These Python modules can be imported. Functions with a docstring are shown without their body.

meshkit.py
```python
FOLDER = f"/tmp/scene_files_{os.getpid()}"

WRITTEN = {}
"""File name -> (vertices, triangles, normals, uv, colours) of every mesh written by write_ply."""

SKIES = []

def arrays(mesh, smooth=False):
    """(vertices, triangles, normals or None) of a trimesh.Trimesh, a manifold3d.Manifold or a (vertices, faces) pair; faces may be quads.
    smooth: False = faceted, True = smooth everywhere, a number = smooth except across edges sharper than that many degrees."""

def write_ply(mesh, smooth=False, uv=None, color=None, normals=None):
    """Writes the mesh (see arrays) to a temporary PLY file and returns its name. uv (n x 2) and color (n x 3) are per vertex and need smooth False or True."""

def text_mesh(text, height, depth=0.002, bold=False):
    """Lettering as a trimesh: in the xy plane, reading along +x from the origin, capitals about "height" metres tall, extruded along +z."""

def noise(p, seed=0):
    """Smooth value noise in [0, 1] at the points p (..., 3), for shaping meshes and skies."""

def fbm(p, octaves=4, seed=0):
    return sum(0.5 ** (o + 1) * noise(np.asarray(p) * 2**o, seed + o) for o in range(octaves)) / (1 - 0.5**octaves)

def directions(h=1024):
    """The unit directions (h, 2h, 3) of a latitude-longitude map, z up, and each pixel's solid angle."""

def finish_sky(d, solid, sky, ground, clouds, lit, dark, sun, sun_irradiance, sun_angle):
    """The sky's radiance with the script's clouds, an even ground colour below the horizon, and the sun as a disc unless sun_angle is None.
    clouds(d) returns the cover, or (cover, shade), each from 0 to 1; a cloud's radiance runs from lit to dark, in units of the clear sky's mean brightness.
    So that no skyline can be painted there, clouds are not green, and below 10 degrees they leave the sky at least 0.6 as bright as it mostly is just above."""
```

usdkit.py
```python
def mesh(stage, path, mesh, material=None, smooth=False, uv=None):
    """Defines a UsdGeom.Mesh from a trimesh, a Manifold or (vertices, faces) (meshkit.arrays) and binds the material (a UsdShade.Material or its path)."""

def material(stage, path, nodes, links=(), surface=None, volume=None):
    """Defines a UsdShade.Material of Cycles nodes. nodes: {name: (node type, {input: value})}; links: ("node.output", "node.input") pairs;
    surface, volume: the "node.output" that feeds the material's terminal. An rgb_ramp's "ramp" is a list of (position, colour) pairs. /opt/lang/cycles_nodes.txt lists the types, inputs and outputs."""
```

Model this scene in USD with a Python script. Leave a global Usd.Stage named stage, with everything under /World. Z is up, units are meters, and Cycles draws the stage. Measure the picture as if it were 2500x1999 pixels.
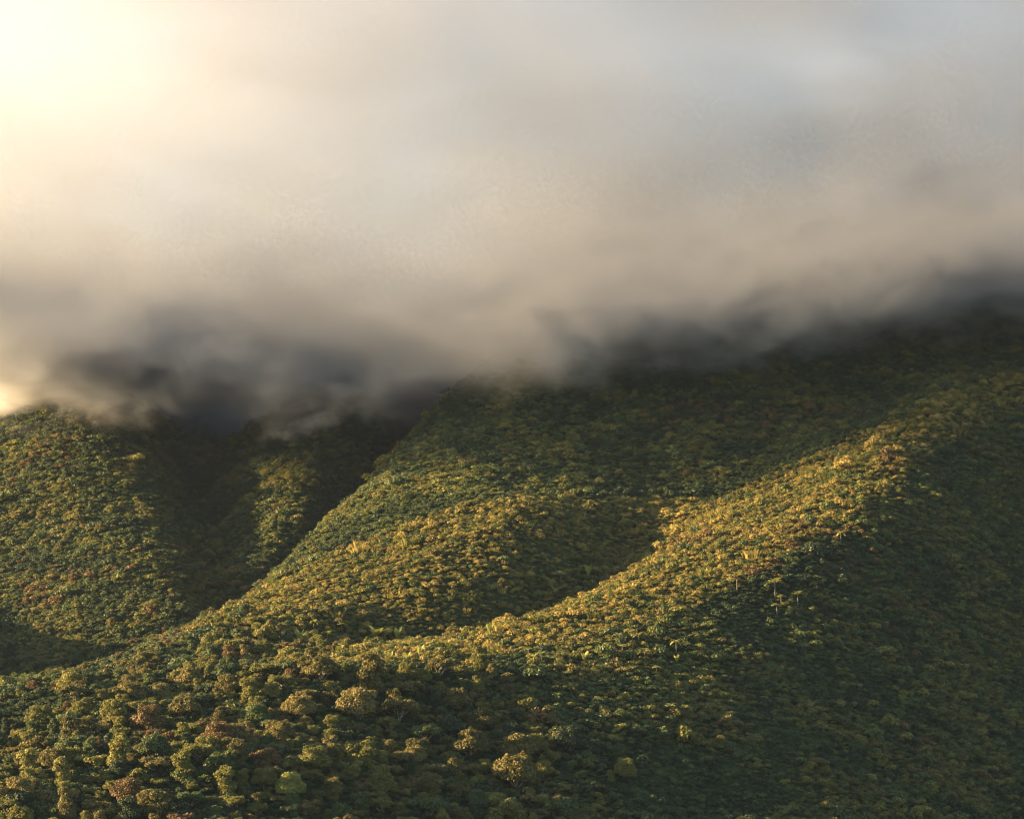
import math, numpy as np, trimesh, usdkit, meshkit
from pxr import Usd, UsdGeom, UsdLux, UsdShade, Gf, Sdf, Vt
from scipy.interpolate import RBFInterpolator, RegularGridInterpolator
from scipy.ndimage import gaussian_filter

stage = Usd.Stage.CreateInMemory()
UsdGeom.SetStageUpAxis(stage, "Z"); UsdGeom.SetStageMetersPerUnit(stage, 1.0)
UsdGeom.Xform.Define(stage, "/World"); UsdGeom.Scope.Define(stage, "/World/Looks")

# ------------------------------------------------------------------ camera, sky, sun, exposure
HFOV, PITCH = 22.0, 5.0
cam = UsdGeom.Camera.Define(stage, "/World/camera")
cam.CreateFocalLengthAttr(100.0)
cam.CreateHorizontalApertureAttr(2 * 100.0 * math.tan(math.radians(HFOV / 2)))
cam.CreateClippingRangeAttr((1.0, 20000.0))
cam.CreateFStopAttr(0.5); cam.CreateFocusDistanceAttr(300.0)
cam.AddRotateXOp().Set(90.0 + PITCH)
cam.CreateExposureAttr(2.74)

SUN_DIR = np.array([-0.94, -0.03, 0.255]); SUN_DIR /= np.linalg.norm(SUN_DIR)
elev, rot = math.asin(SUN_DIR[2]), math.atan2(SUN_DIR[0], SUN_DIR[1])
sky_mat = usdkit.material(stage, "/World/Looks/sky_light", {
    "sky": ("sky_texture", {"sky_type": "single_scattering", "sun_disc": False, "sun_elevation": elev, "sun_rotation": rot, "altitude": 300.0, "aerosol_density": 0.7}),
    "bg": ("background_shader", {"strength": 0.056})}, [("sky.color", "bg.color")], surface="bg.background")
dome = UsdLux.DomeLight.Define(stage, "/World/sky")
UsdShade.MaterialBindingAPI.Apply(dome.GetPrim()).Bind(sky_mat)
dome.GetPrim().SetCustomDataByKey("kind", "structure")
sun = UsdLux.DistantLight.Define(stage, "/World/sun")
sun.CreateIntensityAttr(1.25); sun.CreateNormalizeAttr(True); sun.CreateAngleAttr(0.5); sun.CreateColorAttr(Gf.Vec3f(1.0, 0.68, 0.33))
sun.AddTransformOp().Set(Gf.Matrix4d(Gf.Rotation(Gf.Vec3d(0, 0, 1), Gf.Vec3d(*map(float, SUN_DIR))), Gf.Vec3d(0, 0, 0)))

# ------------------------------------------------------------------ helpers
FPX = 1078 / math.tan(math.radians(HFOV / 2))          # survey units: a frame 2156 wide
cP, sP = math.cos(math.radians(PITCH)), math.sin(math.radians(PITCH))
def survey(px, py, d):
    r, u = (px - 1078) / FPX, (862 - py) / FPX
    k = d / (cP - u * sP)
    return np.stack([r * k, np.broadcast_to(d, np.shape(k)) + 0 * k, (sP + u * cP) * k], -1)
def project(p):
    x, y, z = p[..., 0], p[..., 1], p[..., 2]
    f = y * cP + z * sP; u = -y * sP + z * cP
    return 1078 + FPX * x / f, 862 - FPX * u / f
def tag(prim, **k):
    for a, b in k.items():
        prim.SetCustomDataByKey(a, b)
names = {}
def numbered(name):
    n = names.get(name, 0); names[name] = n + 1
    return name if n == 0 else f"{name}_{n:03d}"

# ------------------------------------------------------------------ the mountainside: surveyed ridge and gully lines, fitted by one smooth sheet
LINES = [
    # front ridge: its crest, where the lit side turns into the shaded flank
    [(2330, 700, 815), (2100, 880, 738), (1950, 960, 703), (1850, 1040, 671), (1600, 1200, 612), (1400, 1310, 572), (1200, 1368, 546), (1000, 1388, 528), (800, 1398, 514), (650, 1475, 494), (490, 1590, 462), (340, 1724, 424)],
    # rounded shoulder of the front ridge
    [(1480, 1098, 668), (1400, 1145, 648), (1300, 1205, 624), (1200, 1260, 602), (1170, 1288, 592), (1000, 1330, 567), (850, 1368, 546)],
    # hollow behind it
    [(1480, 1085, 705), (1400, 1112, 690), (1300, 1135, 680)], [(1300, 1190, 646), (1180, 1268, 618), (1000, 1330, 594), (850, 1350, 588), (740, 1352, 579)],
    # second ridge: its outer edge, its rounded top, its shaded front
    [(560, 1250, 613), (450, 1308, 590), (380, 1350, 570), (130, 1430, 530), (0, 1480, 505), (-200, 1550, 480)],
    [(700, 1188, 631), (780, 1148, 641), (850, 1115, 648), (920, 1088, 653), (1000, 1068, 656), (1090, 1064, 655), (1175, 1078, 650)],
    [(1340, 1052, 706), (1260, 1060, 690)],
    [(1180, 1165, 639), (1070, 1180, 624), (970, 1205, 617), (800, 1240, 611), (690, 1285, 590)],
    [(1195, 1235, 625), (1010, 1265, 610), (860, 1292, 604), (745, 1315, 591)],
    # edge of the main face
    [(520, 1265, 622), (560, 1210, 641), (620, 1150, 661), (700, 1080, 686), (800, 1000, 716), (870, 930, 742), (940, 850, 771), (1000, 780, 798), (1060, 742, 814), (1250, 695, 838), (1400, 665, 852)],
    # main face
    [(1200, 1020, 712), (1000, 980, 718), (900, 1010, 706)],
    [(1300, 900, 757), (1100, 860, 764)], [(1500, 1000, 727), (1500, 800, 788), (1400, 700, 822)],
    [(1700, 900, 766), (1900, 800, 800), (2156, 740, 822)], [(1700, 700, 836), (2100, 650, 845)],
    [(1500, 640, 855), (1900, 590, 870), (2250, 550, 885)], [(1700, 612, 880), (1350, 668, 872), (2250, 530, 915)],
    [(1700, 680, 1000), (1200, 760, 1000), (2300, 540, 1060)],
    # shaded flank falling to the right
    [(2156, 1040, 738), (2000, 1050, 703)], [(2156, 1300, 656), (1900, 1300, 621), (1700, 1300, 594)], [(2156, 1724, 548), (1800, 1724, 503), (1500, 1724, 489), (1078, 1724, 466)],
    [(2156, 1500, 603), (1800, 1500, 556), (1500, 1500, 531), (1200, 1530, 508)], [(2400, 1300, 695), (2400, 1724, 585), (2400, 1000, 785)],
    # foreground
    [(-100, 1724, 430), (120, 1724, 428), (700, 1724, 449), (520, 1724, 436)], [(-100, 1620, 457), (200, 1590, 466), (760, 1550, 489), (950, 1480, 514)], [(500, 1400, 537), (600, 1340, 568)],
    # left hill
    [(290, 850, 848), (310, 950, 806), (345, 1080, 756), (380, 1180, 712), (410, 1260, 678)],
    [(0, 850, 855), (0, 1000, 790), (0, 1150, 737), (0, 1300, 684), (0, 1395, 645)], [(150, 930, 812), (150, 1050, 764), (180, 1200, 708), (200, 1310, 666), (210, 1385, 645)],
    [(-200, 850, 865), (-200, 1150, 750), (-200, 1400, 630)],
    [(500, 1290, 668), (380, 1365, 654), (130, 1445, 624), (0, 1495, 600), (-200, 1560, 575)],
    # left gully, middle spur, right gully
    [(470, 880, 965), (430, 1000, 905), (405, 1100, 845), (435, 1220, 762), (480, 1290, 705)],
    [(590, 850, 875), (560, 895, 860), (520, 950, 842), (485, 1010, 820), (465, 1080, 796)],
    [(690, 860, 852), (630, 950, 832), (570, 1070, 787), (525, 1180, 742)], [(760, 820, 862), (730, 885, 840), (700, 955, 818), (655, 1035, 778), (585, 1130, 730)],
    [(900, 820, 925), (850, 895, 876), (785, 1000, 822), (700, 1085, 776), (622, 1160, 736), (550, 1250, 694)],
    [(870, 940, 842), (805, 1015, 795), (720, 1085, 752), (636, 1160, 714)],
    [(440, 815, 970), (150, 808, 868), (-150, 805, 872)], [(720, 802, 878), (900, 805, 940)], [(300, 840, 1040), (850, 830, 1040), (-200, 840, 1000)], [(0, 880, 1140), (800, 860, 1140)],
]
ctrl = []
for L in LINES:
    L = np.array(L, float)
    for a, b in zip(L[:-1], L[1:]):
        n = max(1, int(np.linalg.norm((b - a)[:2]) // 55))
        for t in np.arange(n) / n:
            ctrl.append(a + t * (b - a))
    ctrl.append(L[-1])
ctrl = np.array(ctrl)
P = survey(ctrl[:, 0], ctrl[:, 1], ctrl[:, 2])
far = [(-182, 590, 17), (-192, 640, 27), (-185, 690, 21), (-215, 620, 22), (-330, 450, -70), (-330, 650, -45), (-340, 850, -10), (-200, 380, -75), (0, 360, -80), (200, 380, -85), (330, 500, -60), (380, 700, -40), (420, 900, 60), (300, 1220, 60), (0, 1220, 40), (-260, 1220, 20), (-400, 1050, -10)]
P = np.vstack([P, np.array(far, float)])
rbf = RBFInterpolator(P[:, :2], P[:, 2], kernel="linear", smoothing=1.2)
XS, YS = np.arange(-430, 471, 3.0), np.arange(300, 1241, 3.0)
gx, gy = np.meshgrid(XS, YS, indexing="ij")
base = rbf(np.stack([gx.ravel(), gy.ravel()], 1)).reshape(gx.shape)
base = gaussian_filter(base, 1.8)
pts = np.stack([gx, gy, 0 * gx], -1)
base += (meshkit.fbm(pts / 46, 4, 3) - 0.5) * 7 + (meshkit.fbm(pts / 11, 2, 9) - 0.5) * 1.4
def carve(line, depth, width):
    """A stream cut along a surveyed line."""
    q = survey(*np.array(line, float).T)[:, :2]
    near = np.full(gx.shape, 1e9)
    for a, b in zip(q[:-1], q[1:]):
        t = np.clip(((gx - a[0]) * (b - a)[0] + (gy - a[1]) * (b - a)[1]) / ((b - a) @ (b - a)), 0, 1)
        near = np.minimum(near, np.hypot(gx - a[0] - t * (b - a)[0], gy - a[1] - t * (b - a)[1]))
    return depth * np.exp(-(near / width) ** 2)
base -= carve([(840, 885, 868), (775, 990, 818), (708, 1062, 780), (640, 1135, 745), (580, 1205, 714), (515, 1285, 678)], 11, 9)
base -= carve([(425, 1000, 880), (410, 1100, 830), (440, 1200, 762), (475, 1270, 705), (490, 1300, 672), (420, 1350, 645), (300, 1400, 630)], 7, 9)
base -= carve([(1330, 1150, 668), (1190, 1250, 618), (1010, 1310, 596), (860, 1335, 586), (740, 1340, 578)], 5, 10)
fade = np.clip(np.minimum.reduce([gx + 430, 470 - gx, gy - 300, 1240 - gy]) / 80, 0, 1)
fade = fade * fade * (3 - 2 * fade)
height = RegularGridInterpolator((XS, YS), base, bounds_error=False, fill_value=None)
def ground(x, y):
    return height(np.stack([x, y], -1))

ax = np.concatenate([-np.geomspace(9000, 434, 26), XS, np.geomspace(474, 9000, 26)])
ay = np.concatenate([-np.geomspace(9000, 20, 24), np.linspace(0, 292, 30), YS, np.geomspace(1245, 9000, 26)])
hx, hy = np.meshgrid(ax, ay, indexing="ij")
cx, cy = np.clip(hx, XS[0], XS[-1]), np.clip(hy, YS[0], YS[-1])
away = np.hypot(hx - cx, hy - cy)
low = -90 + (meshkit.fbm(np.stack([hx / 700, hy / 700, 0 * hx], -1), 3, 5) - 0.5) * 50
w = np.exp(-(away / 160) ** 2)
hz = w * ground(cx, cy) + (1 - w) * low
nx, ny = hx.shape
idx = np.arange(nx * ny).reshape(nx, ny)
quads = np.stack([idx[:-1, :-1], idx[1:, :-1], idx[1:, 1:], idx[:-1, 1:]], -1).reshape(-1, 4)
soil = usdkit.material(stage, "/World/Looks/hill_ground", {
    "g": ("geometry", {}), "n": ("noise_texture", {"scale": 0.35, "detail": 6.0, "roughness": 0.65}),
    "r": ("rgb_ramp", {"ramp": [(0.3, (0.014, 0.020, 0.009)), (0.55, (0.026, 0.034, 0.013)), (0.75, (0.045, 0.042, 0.018))]}),
    "b": ("bump", {"strength": 0.9, "distance": 0.8}), "p": ("principled_bsdf", {"roughness": 1.0, "specular_ior_level": 0.0})},
    [("g.position", "n.vector"), ("n.fac", "r.fac"), ("r.color", "p.base_color"), ("n.fac", "b.height"), ("b.normal", "p.normal")], surface="p.BSDF")
hills = usdkit.mesh(stage, "/World/hills", (np.stack([hx, hy, hz], -1).reshape(-1, 3), quads), soil, smooth=True)
tag(hills.GetPrim(), kind="structure", label="steep mountainside of ridges and gullies rising into mist", category="hillside")

# ------------------------------------------------------------------ foliage materials
TINTS = {"deep_green": [(0.024, 0.040, 0.016), (0.048, 0.071, 0.025)], "mid_green": [(0.050, 0.074, 0.022), (0.085, 0.110, 0.030)],
         "yellow_green": [(0.105, 0.108, 0.021), (0.175, 0.162, 0.033)], "golden": [(0.190, 0.150, 0.034), (0.300, 0.230, 0.058)],
         "olive": [(0.085, 0.080, 0.021), (0.150, 0.125, 0.032)], "rusty": [(0.100, 0.066, 0.024), (0.150, 0.098, 0.034)],
         "tawny": [(0.125, 0.108, 0.030), (0.185, 0.150, 0.044)],
         "bright": [(0.19, 0.20, 0.045), (0.30, 0.29, 0.07)]}
leafmat = {}
for t, (c0, c1) in TINTS.items():
    leafmat[t] = usdkit.material(stage, f"/World/Looks/{t}_leaves", {
        "g": ("geometry", {}), "o": ("object_info", {}), "n": ("noise_texture", {"scale": 0.55, "detail": 3.0}), "m": ("mix_float", {"fac": 0.5}),
        "r": ("rgb_ramp", {"ramp": [(0.25, c0), (0.75, c1)]}),
        "p": ("principled_bsdf", {"roughness": 0.5, "specular_ior_level": 0.25}), "t": ("translucent_bsdf", {}), "x": ("mix_closure", {"fac": 0.34})},
        [("g.position", "n.vector"), ("n.fac", "m.a"), ("o.random", "m.b"), ("m.result", "r.fac"), ("r.color", "p.base_color"), ("r.color", "t.color"), ("p.BSDF", "x.closure1"), ("t.BSDF", "x.closure2")], surface="x.closure")
bark = usdkit.material(stage, "/World/Looks/bark", {"g": ("geometry", {}), "n": ("noise_texture", {"scale": 3.0, "detail": 4.0}), "r": ("rgb_ramp", {"ramp": [(0.3, (0.06, 0.045, 0.03)), (0.7, (0.16, 0.13, 0.09))]}), "p": ("principled_bsdf", {"roughness": 0.9})},
    [("g.position", "n.vector"), ("n.fac", "r.fac"), ("r.color", "p.base_color")], surface="p.BSDF")

# ------------------------------------------------------------------ foliage shapes
def leaves(centers, outward, size, rng, stray=0.75):
    n = len(centers)
    nrm = outward + rng.normal(0, stray, (n, 3)); nrm /= np.linalg.norm(nrm, axis=1, keepdims=True)
    a = np.cross(nrm, rng.normal(0, 1, (n, 3))); a /= np.linalg.norm(a, axis=1, keepdims=True)
    b = np.cross(nrm, a)
    s = (size * rng.uniform(0.6, 1.35, n))[:, None]
    v = np.stack([centers - a * s, centers - b * s * 0.55 + nrm * s * 0.12, centers + a * s, centers + b * s * 0.55 + nrm * s * 0.12], 1).reshape(-1, 3)
    i = np.arange(n)[:, None] * 4
    return v, np.vstack([i + [0, 1, 2], i + [0, 2, 3]])
def lobe(rng, c, r, n, size, squash=0.8, low=-0.35):
    d = rng.normal(0, 1, (n * 2, 3)); d /= np.linalg.norm(d, axis=1, keepdims=True)
    d = d[d[:, 2] > low][:n]
    k = rng.uniform(0.72, 1.06, (len(d), 1))
    return leaves(c + d * k * r * [1, 1, squash], d + [0, 0, 0.25], size, rng)
def join(parts):
    off, V, F = 0, [], []
    for v, f in parts:
        V.append(v); F.append(f + off); off += len(v)
    return np.vstack(V), np.vstack(F)
def limb(p0, p1, r0, r1, sides=6):
    p0, p1 = np.array(p0, float), np.array(p1, float)
    t = np.linspace(0, 1, 4)[:, None]
    mid = p0 + t * (p1 - p0) + np.array([0, 0, 0.10 * np.linalg.norm(p1 - p0)]) * (t * (1 - t) * 2)
    ax_ = (p1 - p0) / np.linalg.norm(p1 - p0)
    a = np.cross(ax_, [0.3, 0.9, 0.2]); a /= np.linalg.norm(a); b = np.cross(ax_, a)
    ang = np.arange(sides) * 2 * math.pi / sides
    rr = r0 + t * (r1 - r0)
    v = (mid[:, None] + rr[:, None] * (np.cos(ang)[None, :, None] * a + np.sin(ang)[None, :, None] * b)).reshape(-1, 3)
    f = []
    for i in range(3):
        for j in range(sides):
            q = [i * sides + j, i * sides + (j + 1) % sides, (i + 1) * sides + (j + 1) % sides, (i + 1) * sides + j]
            f += [[q[0], q[1], q[2]], [q[0], q[2], q[3]]]
    return v, np.array(f)
def tree_shape(kind, seed):
    """A tree with a crown of radius 1: (trunk, crown)."""
    rng = np.random.default_rng(seed)
    wood, crown = [], []
    if kind == "round":
        spots = [(0.0, 0.0, 1.55, 0.55)] + [(0.55 * math.cos(a), 0.55 * math.sin(a), 1.35 + rng.uniform(-.15, .15), rng.uniform(0.36, 0.50)) for a in np.arange(6) * math.pi / 3 + rng.uniform(0, 1)] + [(0.35 * math.cos(a), 0.35 * math.sin(a), 1.8 + rng.uniform(-.1, .1), rng.uniform(.28, .4)) for a in np.arange(4) * math.pi / 2 + rng.uniform(0, 1)]
        sq, top = 0.85, 1.1
    elif kind == "flat":
        spots = [(rng.uniform(0.2, 0.75) * math.cos(a), rng.uniform(0.2, 0.75) * math.sin(a), 1.5 + rng.uniform(-.18, .18), rng.uniform(0.25, 0.42)) for a in np.arange(11) * 2.4]
        sq, top = 0.5, 1.2
    elif kind == "tall":
        spots = [(rng.uniform(0, .45) * math.cos(a), rng.uniform(0, .45) * math.sin(a), 0.9 + 0.16 * i, rng.uniform(0.32, 0.5) * (1 - 0.02 * i)) for i, a in enumerate(np.arange(10) * 2.4)]
        sq, top = 0.85, 0.9
    else:                                                             # ragged
        spots = [(rng.uniform(0.15, 0.8) * math.cos(a), rng.uniform(0.15, 0.8) * math.sin(a), 1.3 + rng.uniform(-.35, .45), rng.uniform(0.22, 0.42)) for a in np.arange(12) * 2.4 + rng.uniform(0, .6, 12)]
        sq, top = 0.75, 0.9
    wood.append(limb((0, 0, -0.5), (0.03, 0.02, top), 0.10, 0.055))
    for x, y, z, r in spots:
        n = int(620 * (r / 0.45) ** 2)
        crown.append(lobe(rng, np.array([x, y, z]), r, n, 0.062, sq))
        for k in range(5):                                           # small sprays that break the outline
            d = rng.normal(0, 1, 3); d[2] = abs(d[2]) * 0.8; d /= np.linalg.norm(d)
            crown.append(lobe(rng, np.array([x, y, z]) + d * r * [1, 1, sq], r * 0.32, 34, 0.055, 0.8))
        wood.append(limb((0.02, 0.02, top * rng.uniform(0.55, 0.95)), (x, y, z - 0.1), 0.045, 0.018, 5))
    return join(wood), join(crown)
def shrub_shape(seed, kind):
    rng = np.random.default_rng(seed)
    parts = []
    if kind == "blade":                                              # tussock of upright blades
        for k in range(70):
            a = rng.uniform(0, 2 * math.pi); r = rng.uniform(0, .7); lean = rng.uniform(.1, .9)
            p0 = np.array([r * math.cos(a), r * math.sin(a), -.1]); p2 = p0 + [lean * math.cos(a) * .8, lean * math.sin(a) * .8, rng.uniform(.6, 1.15)]
            s = np.array([-math.sin(a), math.cos(a), 0]) * 0.07
            m = (p0 + p2) / 2 + [0, 0, .18]
            parts.append((np.array([p0 - s, p0 + s, m + s, m - s, p2]), np.array([[0, 1, 2], [0, 2, 3], [3, 2, 4]])))
    else:
        n = 4 if kind == "dome" else 6
        for k in range(n):
            a = rng.uniform(0, 2 * math.pi); r = rng.uniform(0.1, .55)
            c = np.array([r * math.cos(a), r * math.sin(a), .35 + rng.uniform(-.1, .25)])
            parts.append(lobe(rng, c, rng.uniform(.38, .58) if kind == "dome" else rng.uniform(.25, .4), 75, 0.115, 0.85, -.2))
    return join(parts)

# ------------------------------------------------------------------ where things grow
import shapely
def inside(poly, x, y):
    return shapely.contains_xy(shapely.Polygon(poly), x, y)
def on_ground(px, py):
    """The first point of the hillside on the line of sight towards a surveyed bearing."""
    d = np.arange(380.0, 1150.0, 1.0)
    p = survey(np.full(len(d), float(px)), np.full(len(d), float(py)), d)
    hit = np.nonzero(p[:, 2] < ground(p[:, 0], p[:, 1]))[0]
    return None if not len(hit) else p[hit[0]]
def seen(p):
    t = np.linspace(0.35, 0.985, 90)
    q = p[:, None, :] * t[None, :, None]
    return np.all(q[..., 2] > ground(q[..., 0], q[..., 1]) + 0.3, axis=1)

FRONT = [(-150, 1500), (0, 1478), (130, 1425), (380, 1345), (520, 1330), (640, 1375), (760, 1390), (950, 1405), (1090, 1470), (1200, 1600), (1260, 1800), (-150, 1800)]
LEFT = [(-150, 930), (0, 930), (300, 1000), (420, 1180), (500, 1300), (380, 1380), (0, 1520), (-150, 1560)]
rng = np.random.default_rng(11)
FX, FY = np.arange(-215, 262, 1.0), np.arange(395, 1000, 1.0)
qx, qy = np.meshgrid(FX, FY, indexing="ij")
qx = (qx + rng.uniform(-.55, .55, qx.shape)).ravel(); qy = (qy + rng.uniform(-.55, .55, qy.shape)).ravel()
qz = ground(qx, qy)
ppx, ppy = project(np.stack([qx, qy, qz], -1))
ok = (ppx > -130) & (ppx < 2286) & (ppy > 430) & (ppy < 1860)
qx, qy, qz, ppx, ppy = (a[ok] for a in (qx, qy, qz, ppx, ppy))
world = np.stack([qx, qy, 0 * qx], -1)
patch = meshkit.fbm(world / 28, 3, 21); patch2 = meshkit.fbm(world / 13, 3, 33); patch3 = meshkit.fbm(world / 60, 2, 44)
in_front, in_left = inside(FRONT, ppx + (patch2 - .5) * 420, ppy + (patch - .5) * 160), inside(LEFT, ppx + (patch2 - .5) * 200, ppy)

# ---- trees: first the ones picked out by eye, then more between them
NOTED = [  # bearing x, bearing y of the crown's middle, crown radius (survey units), shape, tint
    (460, 1545, 42, "round", "rusty"), (388, 1492, 36, "round", "olive"), (345, 1522, 30, "round", "yellow_green"), (630, 1487, 38, "round", "tawny"),
    (750, 1487, 44, "round", "tawny"), (698, 1525, 27, "tall", "yellow_green"), (757, 1588, 44, "ragged", "yellow_green"), (800, 1650, 36, "round", "yellow_green"),
    (612, 1655, 34, "round", "bright"), (475, 1652, 34, "tall", "yellow_green"), (420, 1583, 36, "flat", "yellow_green"), (782, 1428, 46, "tall", "olive"),
    (862, 1440, 40, "flat", "olive"), (840, 1492, 42, "flat", "olive"), (1090, 1572, 42, "round", "tawny"), (1085, 1632, 48, "round", "olive"),
    (1065, 1700, 50, "ragged", "yellow_green"), (1000, 1632, 30, "ragged", "yellow_green"), (918, 1616, 28, "flat", "tawny"), (992, 1568, 40, "round", "olive"),
    (1130, 1680, 34, "flat", "tawny"), (985, 1458, 26, "ragged", "rusty"), (1018, 1480, 22, "flat", "yellow_green"), (555, 1402, 40, "flat", "yellow_green"),
    (692, 1440, 26, "ragged", "yellow_green"), (560, 1580, 42, "ragged", "rusty"), (300, 1480, 34, "flat", "yellow_green"), (160, 1452, 36, "flat", "olive"), (85, 1500, 34, "round", "yellow_green"),
    (70, 1560, 38, "ragged", "olive"), (200, 1592, 40, "flat", "yellow_green"), (150, 1652, 40, "ragged", "yellow_green"), (270, 1662, 40, "round", "rusty"), (330, 1602, 36, "flat", "tawny"),
    (320, 1692, 46, "round", "olive"), (622, 1610, 22, "ragged", "rusty"), (880, 1570, 36, "round", "olive"), (700, 1660, 30, "tall", "olive"), (540, 1500, 36, "round", "mid_green"), (240, 1510, 34, "flat", "olive"),
    (900, 1700, 44, "flat", "mid_green"), (400, 1425, 30, "round", "tawny"), (480, 1440, 30, "round", "olive"), (115, 1600, 34, "round", "olive"), (40, 1660, 36, "round", "tawny"), (210, 1700, 44, "ragged", "tawny"),
    (660, 1580, 34, "round", "deep_green"), (500, 1590, 30, "tall", "olive"), (1195, 1560, 34, "round", "deep_green"), (950, 1530, 34, "round", "deep_green"), (1010, 1700, 34, "round", "deep_green"),
]
TR = []                                                               # x, y, z, crown radius, shape, tint
for px, py, r, shape, tint in NOTED:
    g = on_ground(px, py + r * 0.7)
    if g is not None:
        TR.append([*g, r * g[1] / FPX, shape, tint])
order = rng.permutation(len(qx))
cell = {}
def clash(x, y, r):
    i, j = int(x // 6), int(y // 6)
    for a in (i - 1, i, i + 1):
        for b in (j - 1, j, j + 1):
            for (u, v, s) in cell.get((a, b), ()):
                if (u - x) ** 2 + (v - y) ** 2 < (0.66 * (r + s)) ** 2:
                    return True
    return False
def claim(x, y, r):
    cell.setdefault((int(x // 6), int(y // 6)), []).append((x, y, r))
for t in TR:
    claim(t[0], t[1], t[3])
shapes4 = ["round", "flat", "tall", "ragged"]
for i in order:
    if not (in_front[i] or in_left[i]):
        continue
    if in_left[i] and patch2[i] < 0.36:
        continue
    r = float(np.clip(rng.lognormal(0.66, 0.30), 1.0, 3.2)) * (0.58 if in_left[i] else 1.0)
    if clash(qx[i], qy[i], r):
        continue
    claim(qx[i], qy[i], r)
    u = rng.random()
    if in_left[i]:
        tint = "rusty" if patch[i] > .62 and u < .2 else "tawny" if u < .08 else "yellow_green" if u < .38 else "mid_green" if u < .75 else "deep_green" if u < .88 else "olive"
    else:
        tint = "rusty" if u < .03 else "tawny" if u < .12 else "olive" if u < .42 else "yellow_green" if u < .74 else "mid_green" if u < .93 else "deep_green"
    TR.append([qx[i], qy[i], qz[i], r, shapes4[int(rng.choice(4, p=[.3, .24, .14, .32]))], tint])
top = np.array([[t[0], t[1], t[2] + 1.1 * t[3]] for t in TR])
tpx, tpy = project(top)
tsize = np.array([t[3] for t in TR]) / top[:, 1] * FPX
vis = seen(top) & (tpx > -10) & (tpx < 2166) & (tpy < 1720)
rank = np.where(vis, tsize, 0) + np.array([1000.0 if k < len(NOTED) else 0 for k in range(len(TR))]) * vis
chosen = set(np.argsort(-rank)[:290].tolist())
chosen = {k for k in chosen if rank[k] > 0}

# a class of each tree shape and tint, which the trees reference
classes = {}
def tree_class(shape, tint, v):
    key = (shape, tint, v)
    if key not in classes:
        path = f"/World/tree_kinds_{shape}_{tint}_{v}"
        c = stage.CreateClassPrim(path); c.SetTypeName("Xform")
        wood, crown = tree_shape(shape, 100 + 10 * shapes4.index(shape) + v)
        usdkit.mesh(stage, path + "/trunk", wood, bark, smooth=True)
        usdkit.mesh(stage, path + "/crown", crown, leafmat[tint])
        classes[key] = path
    return classes[key]
def place(path, cls, xyz, rz, s, sz=None, tilt=0.0):
    x = UsdGeom.Xform.Define(stage, path)
    x.AddTranslateOp().Set(Gf.Vec3d(*map(float, xyz))); x.AddRotateXYZOp().Set(Gf.Vec3f(tilt, 0, float(rz))); x.AddScaleOp().Set(Gf.Vec3f(float(s), float(s), float(sz or s)))
    x.GetPrim().GetReferences().AddInternalReference(cls); x.GetPrim().SetInstanceable(True)
    return x.GetPrim()
LOOK = {"deep_green": "dark green", "mid_green": "green", "yellow_green": "yellow-green", "golden": "golden tan", "tawny": "golden tan", "olive": "olive", "rusty": "rusty brown", "bright": "bright lime green"}
FORM = {"round": "round-domed", "flat": "flat-topped", "tall": "tall narrow", "ragged": "ragged-crowned"}
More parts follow.
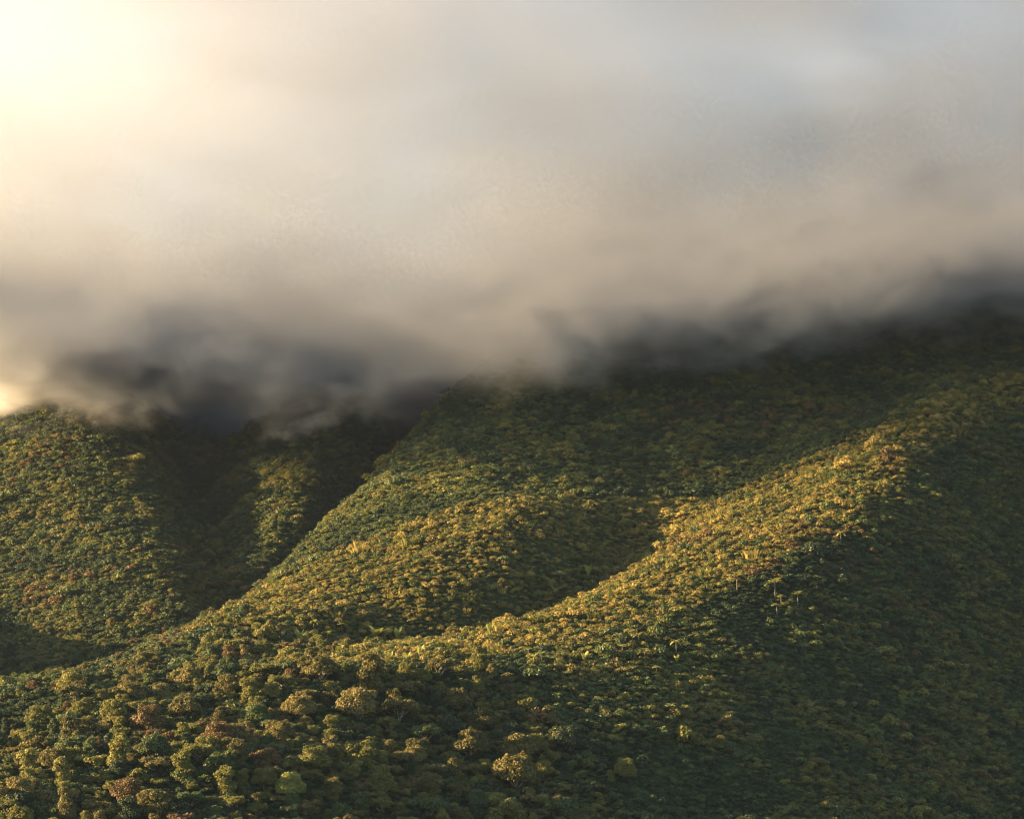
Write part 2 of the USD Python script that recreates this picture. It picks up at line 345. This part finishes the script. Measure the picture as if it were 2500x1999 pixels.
def where(px, py, left):
    if left:
        side = "near the frame edge" if px < 130 else "halfway to the gully" if px < 270 else "by the gully"
        high = "high on left hill" if py < 1080 else "upper left hill" if py < 1190 else "middle left hill" if py < 1280 else "lower left hill" if py < 1350 else "foot of left hill"
        return f"{high} {side}"
    col = "far left" if px < 200 else "left" if px < 420 else "centre-left" if px < 640 else "centre" if px < 860 else "centre-right" if px < 1040 else "shaded flank edge"
    if py < 1400:
        return f"on the lit foreground crest, {col}"
    row = "back row" if py < 1470 else "second row" if py < 1540 else "middle row" if py < 1610 else "fourth row" if py < 1670 else "bottom edge"
    return f"in foreground thicket, {row}, {col}"
told = {}
for k in sorted(chosen):
    x, y, z, r, shape, tint = TR[k]
    left = bool(inside(LEFT, *[np.array(float(a)) for a in project(np.array([x, y, z]))])) and k >= len(NOTED)
    told.setdefault((LOOK[tint], FORM[shape], where(tpx[k], tpy[k], left)), []).append(k)
ORD = ["leftmost", "second from left", "third from left", "fourth from left", "fifth from left", "sixth from left", "seventh from left", "eighth from left", "ninth from left", "tenth from left"]
labels = {}
for (lk, fm, wh), ks in told.items():
    ks.sort(key=lambda k: tpx[k])
    for n, k in enumerate(ks):
        labels[k] = f"{lk} {fm} tree {wh}" + ("" if len(ks) == 1 else f", {ORD[n]}" if n < 10 else f", number {n + 1} from left")
for k in sorted(chosen, key=lambda k: (k >= len(NOTED), -rank[k])):
    x, y, z, r, shape, tint = TR[k]
    p = place("/World/" + numbered("broadleaf_tree"), tree_class(shape, tint, k % 2), (x, y, z - (1.25 - 0.12 * r) * r), rng.uniform(0, 360), r, r * rng.uniform(0.9, 1.15))
    tag(p, label=labels[k], category="tree", group="broadleaf trees on the lower slopes")

def quat(rz, tilt, az):
    """w, x, y, z of a turn by rz about z, then a tilt towards az."""
    c, s = np.cos(rz / 2), np.sin(rz / 2); ct, st = np.cos(tilt / 2), np.sin(tilt / 2)
    tx, ty = -np.sin(az) * st, np.cos(az) * st
    return np.stack([ct * c, tx * c + ty * s, ty * c - tx * s, ct * s], -1)
def scatter(name, protos, which, pos, scl, rz, tilt, az, **info):
    pi = UsdGeom.PointInstancer.Define(stage, f"/World/{name}")
    rel = pi.CreatePrototypesRel()
    for path in protos:
        rel.AddTarget(path)
    pi.CreateProtoIndicesAttr(Vt.IntArray.FromNumpy(np.asarray(which, np.int32)))
    pi.CreatePositionsAttr(Vt.Vec3fArray.FromNumpy(np.asarray(pos, np.float32)))
    pi.CreateScalesAttr(Vt.Vec3fArray.FromNumpy(np.asarray(scl, np.float32)))
    q = quat(rz, tilt, az)
    pi.CreateOrientationsAttr(Vt.QuathArray([Gf.Quath(float(a), float(b), float(c), float(d)) for a, b, c, d in q]))
    tag(pi.GetPrim(), kind="stuff", **info)
    return pi

rest = [k for k in range(len(TR)) if k not in chosen]
kinds_ = sorted({(TR[k][4], TR[k][5]) for k in rest})
UsdGeom.PointInstancer.Define(stage, "/World/tree_canopy")
pp = []
for shape, tint in kinds_:
    q = UsdGeom.Xform.Define(stage, f"/World/tree_canopy/kinds/{shape}_{tint}").GetPrim()
    q.GetReferences().AddInternalReference(tree_class(shape, tint, 0)); pp.append(str(q.GetPath()))
m = len(rest)
rr = np.array([TR[k][3] for k in rest])
scatter("tree_canopy", pp, [kinds_.index((TR[k][4], TR[k][5])) for k in rest], [(TR[k][0], TR[k][1], TR[k][2] - (1.25 - .12 * TR[k][3]) * TR[k][3]) for k in rest],
        np.stack([rr, rr, rr * rng.uniform(.85, 1.15, m)], 1), rng.uniform(0, 6.28, m), rng.uniform(0, .12, m), rng.uniform(0, 6.28, m),
        label="smaller trees that close the canopy on the left hill and lower slope", category="tree canopy")

# ---- shrubs over everything else
def ramp(v, a, b):
    t = np.clip((v - a) / (b - a), 0, 1); return t * t * (3 - 2 * t)
size = 0.80 + 0.40 * ramp(qy, 700, 820) + 0.25 * ramp(patch, .4, .7)
size = size * np.exp(rng.normal(0, .42, len(qx))) * (0.85 + 0.4 * ramp(patch2, .35, .65))
taken = np.zeros(len(qx), bool)
keep = rng.random(len(qx)) < np.clip(1.0 ** 2 * 2.7 / (size ** 2), 0, 1)
sel = np.nonzero(keep)[0]
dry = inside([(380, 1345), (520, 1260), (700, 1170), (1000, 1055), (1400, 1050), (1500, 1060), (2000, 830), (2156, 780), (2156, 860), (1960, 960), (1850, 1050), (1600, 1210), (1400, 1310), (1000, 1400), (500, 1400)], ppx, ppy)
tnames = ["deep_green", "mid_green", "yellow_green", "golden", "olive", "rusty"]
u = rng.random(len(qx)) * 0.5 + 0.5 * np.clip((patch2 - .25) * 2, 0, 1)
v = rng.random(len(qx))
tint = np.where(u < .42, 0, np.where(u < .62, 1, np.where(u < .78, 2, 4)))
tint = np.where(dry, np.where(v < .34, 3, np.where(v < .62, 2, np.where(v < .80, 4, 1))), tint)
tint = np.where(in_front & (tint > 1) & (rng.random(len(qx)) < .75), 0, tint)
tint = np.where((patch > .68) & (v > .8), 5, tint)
form = np.where(dry & (rng.random(len(qx)) < .10), 2, np.where(rng.random(len(qx)) < .6, 0, 1))
sp, spkey = [], {}
UsdGeom.PointInstancer.Define(stage, "/World/shrub_cover")
sk = ["dome", "loose", "blade"]
for f in range(3):
    for var in range(2):
        mesh_ = shrub_shape(500 + 10 * f + var, sk[f])
        for t, tn in enumerate(tnames):
            path = f"/World/shrub_cover/kinds/{sk[f]}_{tn}_{var}"
            usdkit.mesh(stage, path, mesh_, leafmat[tn]); spkey[f, t, var] = len(sp); sp.append(path)
var = rng.integers(0, 2, len(qx))
n = len(sel)
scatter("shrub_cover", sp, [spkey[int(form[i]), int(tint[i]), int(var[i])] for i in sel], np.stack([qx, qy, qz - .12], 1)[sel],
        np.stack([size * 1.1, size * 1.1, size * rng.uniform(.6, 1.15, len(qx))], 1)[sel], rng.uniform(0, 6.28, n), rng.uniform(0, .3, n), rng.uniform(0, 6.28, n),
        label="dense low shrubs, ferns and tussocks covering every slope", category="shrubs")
print("trees", len(TR), "chosen", len(chosen), "shrubs", n)

# ---- tall pale plants with big leaves that stand clear of the shrubs
def paddle(rng, az, up, length, wide, droop):
    """One large leaf: a folded blade on a short stalk, arching outwards."""
    n = 6
    t = np.linspace(0, 1, n)
    ang = up - droop * t ** 1.5
    step = length / (n - 1)
    out = np.concatenate([[0], np.cumsum(np.cos(ang[:-1]) * step)]); z = np.concatenate([[0], np.cumsum(np.sin(ang[:-1]) * step)])
    w_ = wide * np.sin(np.pi * np.clip((t - 0.12) / 0.9, 0, 1)) ** 0.7 + 0.015
    mid = np.stack([out * math.cos(az), out * math.sin(az), z], 1)
    side = np.array([-math.sin(az), math.cos(az), 0])
    V = np.concatenate([mid - side * w_[:, None] + [0, 0, .05 * wide], mid, mid + side * w_[:, None] + [0, 0, .05 * wide]])
    F = []
    for i in range(n - 1):
        for a in (0, n):
            F += [[a + i, a + i + 1, a + n + i + 1], [a + i, a + n + i + 1, a + n + i]]
    return V, np.array(F)
def plant_class(kind, seed):
    rng = np.random.default_rng(seed)
    path = f"/World/plant_kinds_{kind}_{seed}"
    c = stage.CreateClassPrim(path); c.SetTypeName("Xform")
    hgt = {"banana": 1.0, "palm": 2.0, "umbrella": 1.7, "upright": 0.5}[kind]
    usdkit.mesh(stage, path + "/trunk", limb((0, 0, -0.8), (0.05, 0.03, hgt), 0.055, 0.035), bark, smooth=True)
    n = {"banana": 6, "palm": 13, "umbrella": 9, "upright": 4}[kind]
    for i in range(n):
        az = i * 2.4 + rng.uniform(-.3, .3)
        up, ln, wd, dr = {"banana": (rng.uniform(.9, 1.35), rng.uniform(1.3, 1.8), .26, rng.uniform(.5, 1.3)), "palm": (rng.uniform(-.1, 1.1), rng.uniform(1.0, 1.3), .16, 1.5),
                          "umbrella": (rng.uniform(0, .7), rng.uniform(.6, .85), .30, .9), "upright": (rng.uniform(1.25, 1.5), rng.uniform(1.3, 1.9), .24, .35)}[kind]
        v_, f_ = paddle(rng, az, up, ln, wd, dr)
        usdkit.mesh(stage, path + ("/leaf" if i == 0 else f"/leaf_{i:03d}"), (v_ + [0.05, 0.03, hgt - .05], f_), leafmat["bright"], smooth=True)
    return path
PLANT = {k: plant_class(k, 900 + i) for i, k in enumerate(["banana", "palm", "umbrella", "upright"])}
POS = [  # bearing of the crown, height in survey units, kind, where it stands
    (790, 1342, 34, "banana", "tallest, with spread paddle leaves, in the hollow behind the front ridge"), (630, 1342, 32, "upright", "slim upright one beside the second ridge foot"),
    (718, 1322, 24, "umbrella", "on a thin stem at the hollow's left rim"), (690, 1342, 28, "umbrella", "left of the tall spread one"), (660, 1318, 24, "palm", "at the left end of the hollow"), (835, 1338, 30, "upright", "right of the tall spread one in the dark hollow"),
    (722, 1364, 24, "umbrella", "low, at the near end of the hollow"), (790, 1376, 24, "umbrella", "directly below the tall spread one"), (820, 1384, 22, "upright", "on the front crest's left end"), (855, 1386, 22, "upright", "on the front crest, second from its left end"), (882, 1372, 26, "upright", "pale narrow one on the front crest"),
    (1180, 1222, 36, "palm", "on a tall bare stem behind the front shoulder"), (1168, 1248, 22, "banana", "at the tip of the dark hollow beside the bare stem"), (1240, 1206, 28, "upright", "at the right rim of the hollow"), (1032, 1328, 30, "upright", "breaking the crest line above the lit shoulder"),
    (1112, 1374, 24, "umbrella", "on the lit shoulder, leftmost of a loose row"), (1140, 1386, 28, "palm", "on the lit shoulder, second of a loose row"), (1168, 1392, 22, "umbrella", "on the lit shoulder, third of a loose row"), (1230, 1386, 26, "upright", "on the lit shoulder, fourth of a loose row"), (1292, 1378, 24, "palm", "among the scatter under the front crest, left side"),
    (1302, 1348, 28, "palm", "top left of the scatter under the front crest"), (1345, 1346, 26, "palm", "top middle of the scatter under the front crest"), (1424, 1362, 30, "palm", "rightmost of the scatter under the front crest"), (1310, 1366, 24, "umbrella", "centre left of the scatter under the front crest"), (1358, 1382, 30, "palm", "centre of the scatter under the front crest"),
    (1330, 1412, 24, "umbrella", "bottom of the scatter under the front crest"), (1382, 1412, 22, "umbrella", "lower right of the scatter under the front crest"), (1425, 1390, 22, "upright", "just below the rightmost of the scatter"),
    (1552, 1226, 38, "palm", "at the lit edge above the dark flank, leaning"), (1632, 1240, 40, "palm", "biggest of the cluster in the dark flank"), (1645, 1264, 24, "umbrella", "small one in the middle of the dark flank cluster"), (1680, 1262, 30, "palm", "right-hand one of the dark flank cluster"), (1636, 1284, 28, "umbrella", "lowest of the dark flank cluster"), (1712, 1288, 22, "umbrella", "dim small one right of the dark flank cluster"),
    (1770, 1132, 28, "palm", "alone high on the dark flank"), (1722, 1222, 22, "umbrella", "alone between the crest and the dark flank cluster"), (1412, 1498, 30, "palm", "left of a pair low on the dark flank"), (1442, 1500, 28, "palm", "right of a pair low on the dark flank"), (1352, 1602, 28, "palm", "alone near the bottom of the dark flank"),
    (1172, 1472, 24, "palm", "alone on the shaded slope below the shoulder"), (1206, 1434, 22, "umbrella", "alone just below the lit shoulder"), (242, 1222, 24, "upright", "alone on the left hill"),
]
NICK = {"banana": "yellow-green broad-leaved plant", "palm": "small yellow palm", "umbrella": "pale round leafy plant", "upright": "pale upright-leaved plant"}
TOPH = {"banana": 2.1, "palm": 2.5, "umbrella": 2.1, "upright": 2.2}
for px, py, hgt, kind, at in POS:
    g = on_ground(px, py + hgt * 0.55)
    if g is None:
        continue
    s_ = hgt * 1.1 * g[1] / FPX / TOPH[kind]
    name = {"banana": "broad_leaved_plant", "palm": "small_palm", "umbrella": "leafy_plant", "upright": "upright_plant"}[kind]
    p = place("/World/" + numbered(name), PLANT[kind], g + [0, 0, 0.12 * s_], rng.uniform(0, 360), s_ * 1.25, s_)
    tag(p, label=f"{NICK[kind]} {at}", category="palm" if kind == "palm" else "plant", group="pale large-leaved plants rising above the shrubs")

# ------------------------------------------------------------------ the mist bank lying on the upper mountain
MX0, MX1, MY0, MY1, MZ0, MZ1 = -345.0, 380.0, 670.0, 1020.0, 40.0, 420.0
def M(kind, a, b=None, c=None):
    d = {"math_type": kind, "value1": a, "value2": b, "value3": c}
    return ("math", {k: v for k, v in d.items() if v is not None})
mist_mat = usdkit.material(stage, "/World/Looks/mist", {
    "g": ("geometry", {}), "s": ("separate_xyz", {}),
    "rot": ("mapping", {"rotation": (0, 0.45, 0), "location": (8.1, 4.2, 0.75), "scale": (0.019, 0.019, 0.030)}),
    "n1": ("noise_texture", {"scale": 1.0, "detail": 6.0, "roughness": 0.58, "distortion": 0.5}),
    # the underside of the bank: higher to the right
    "xn": ("map_range", {"from_min": MX0, "from_max": MX1, "clamp": True}), "xr": ("rgb_ramp", {"ramp": [((x_ - MX0) / (MX1 - MX0), (z_, z_, z_)) for x_, z_ in ((MX0, 145.0), (-300, 125.0), (-220, 101.0), (-165, 76.0), (-120, 75.0), (-90, 78.0), (-45, 75.0), (0, 75.0), (60, 87.0), (130, 101.0), (MX1, 111.0))]}),
    "h0": M("subtract", 0.0, 0.0), "nn": M("multiply_add", 0.0, 44.0, -22.0), "rot3": ("mapping", {"rotation": (0.2, 0.6, 0.1), "scale": (0.055, 0.05, 0.085)}), "n3": ("noise_texture", {"scale": 1.0, "detail": 4.0, "roughness": 0.6, "distortion": 0.8}), "nf": M("multiply_add", 0.0, 40.0, -20.0), "nsum": M("add", 0.0, 0.0), "h": M("add", 0.0, 0.0),
    "e": ("map_range", {"range_type": "smoothstep", "from_min": -8.0, "from_max": 17.0, "to_min": 0.0, "to_max": 1.0, "clamp": True}),
    "front": ("map_range", {"range_type": "smoothstep", "from_min": 680.0, "from_max": 800.0, "clamp": True}),
    "left": ("map_range", {"range_type": "smoothstep", "from_min": -345.0, "from_max": -203.0, "clamp": True}), "m4": M("multiply", 0.0, 0.0), "back": ("map_range", {"range_type": "smoothstep", "from_min": 1015.0, "from_max": 905.0, "clamp": True}), "m6": M("multiply", 0.0, 0.0), "m5": M("multiply", 0.0, 0.0), "rot2": ("mapping", {"rotation": (0, 0.5, 0.3), "scale": (0.009, 0.011, 0.016)}), "n2": ("noise_texture", {"scale": 1.0, "detail": 3.0, "roughness": 0.6, "distortion": 0.6}), "bl": ("map_range", {"from_min": 0.36, "from_max": 0.66, "to_min": 0.4, "to_max": 1.6, "clamp": True}),
    "topf": ("map_range", {"from_min": 0.0, "from_max": 240.0, "to_min": 0.0, "to_max": 1.0, "clamp": True}), "topg": ("rgb_ramp", {"ramp": [(z_, (v_, v_, v_)) for z_, v_ in ((0, 1.0), (.05, 1.0), (.10, .55), (.17, .27), (.34, .18), (.6, .155), (.88, .1), (1.0, 0.0))]}),
    "m1": M("multiply", 0.0, 0.0), "m2": M("multiply", 0.0, 0.0), "m3": M("multiply", 0.0, 0.06),
    "v": ("principled_volume", {"color": (0.98, 0.98, 0.98), "anisotropy": 0.3})},
    [("g.position", "s.vector"), ("g.position", "rot.vector"), ("rot.vector", "n1.vector"), ("s.x", "xn.value"), ("xn.result", "xr.fac"), ("s.z", "h0.value1"), ("xr.color", "h0.value2"),
     ("n1.fac", "nn.value1"), ("h0.value", "h.value1"), ("g.position", "rot3.vector"), ("rot3.vector", "n3.vector"), ("n3.fac", "nf.value1"), ("nn.value", "nsum.value1"), ("nf.value", "nsum.value2"), ("nsum.value", "h.value2"), ("h.value", "e.value"), ("s.y", "front.value"), ("h.value", "topf.value"),
     ("e.result", "m1.value1"), ("front.result", "m1.value2"), ("m1.value", "m2.value1"), ("topf.result", "topg.fac"), ("topg.color", "m2.value2"), ("s.x", "left.value"), ("s.y", "back.value"), ("m2.value", "m6.value1"), ("back.result", "m6.value2"), ("m6.value", "m4.value1"), ("left.result", "m4.value2"), ("g.position", "rot2.vector"), ("rot2.vector", "n2.vector"), ("n2.fac", "bl.value"), ("m4.value", "m5.value1"), ("bl.result", "m5.value2"), ("m5.value", "m3.value1"), ("m3.value", "v.density")], volume="v.volume")
bx = trimesh.creation.box(extents=[MX1 - MX0, MY1 - MY0, MZ1 - MZ0])
bx.apply_translation([(MX0 + MX1) / 2, (MY0 + MY1) / 2, (MZ0 + MZ1) / 2])
mist = usdkit.mesh(stage, "/World/mist", bx, mist_mat)
tag(mist.GetPrim(), kind="stuff", label="drifting mist bank over the upper mountain, golden at left and grey-blue at right", category="mist")

# ------------------------------------------------------------------ thin haze in the air over the whole valley
haze_mat = usdkit.material(stage, "/World/Looks/haze", {"v": ("principled_volume", {"color": (0.62, 0.78, 1.0), "density": 0.000017, "anisotropy": 0.4})}, volume="v.volume")
hb = trimesh.creation.box(extents=[19000, 19000, 640])
hb.apply_translation([0, 0, 440 - 320])
haze = usdkit.mesh(stage, "/World/haze", hb, haze_mat)
tag(haze.GetPrim(), kind="stuff", label="thin pale haze in the air over the valley", category="haze")
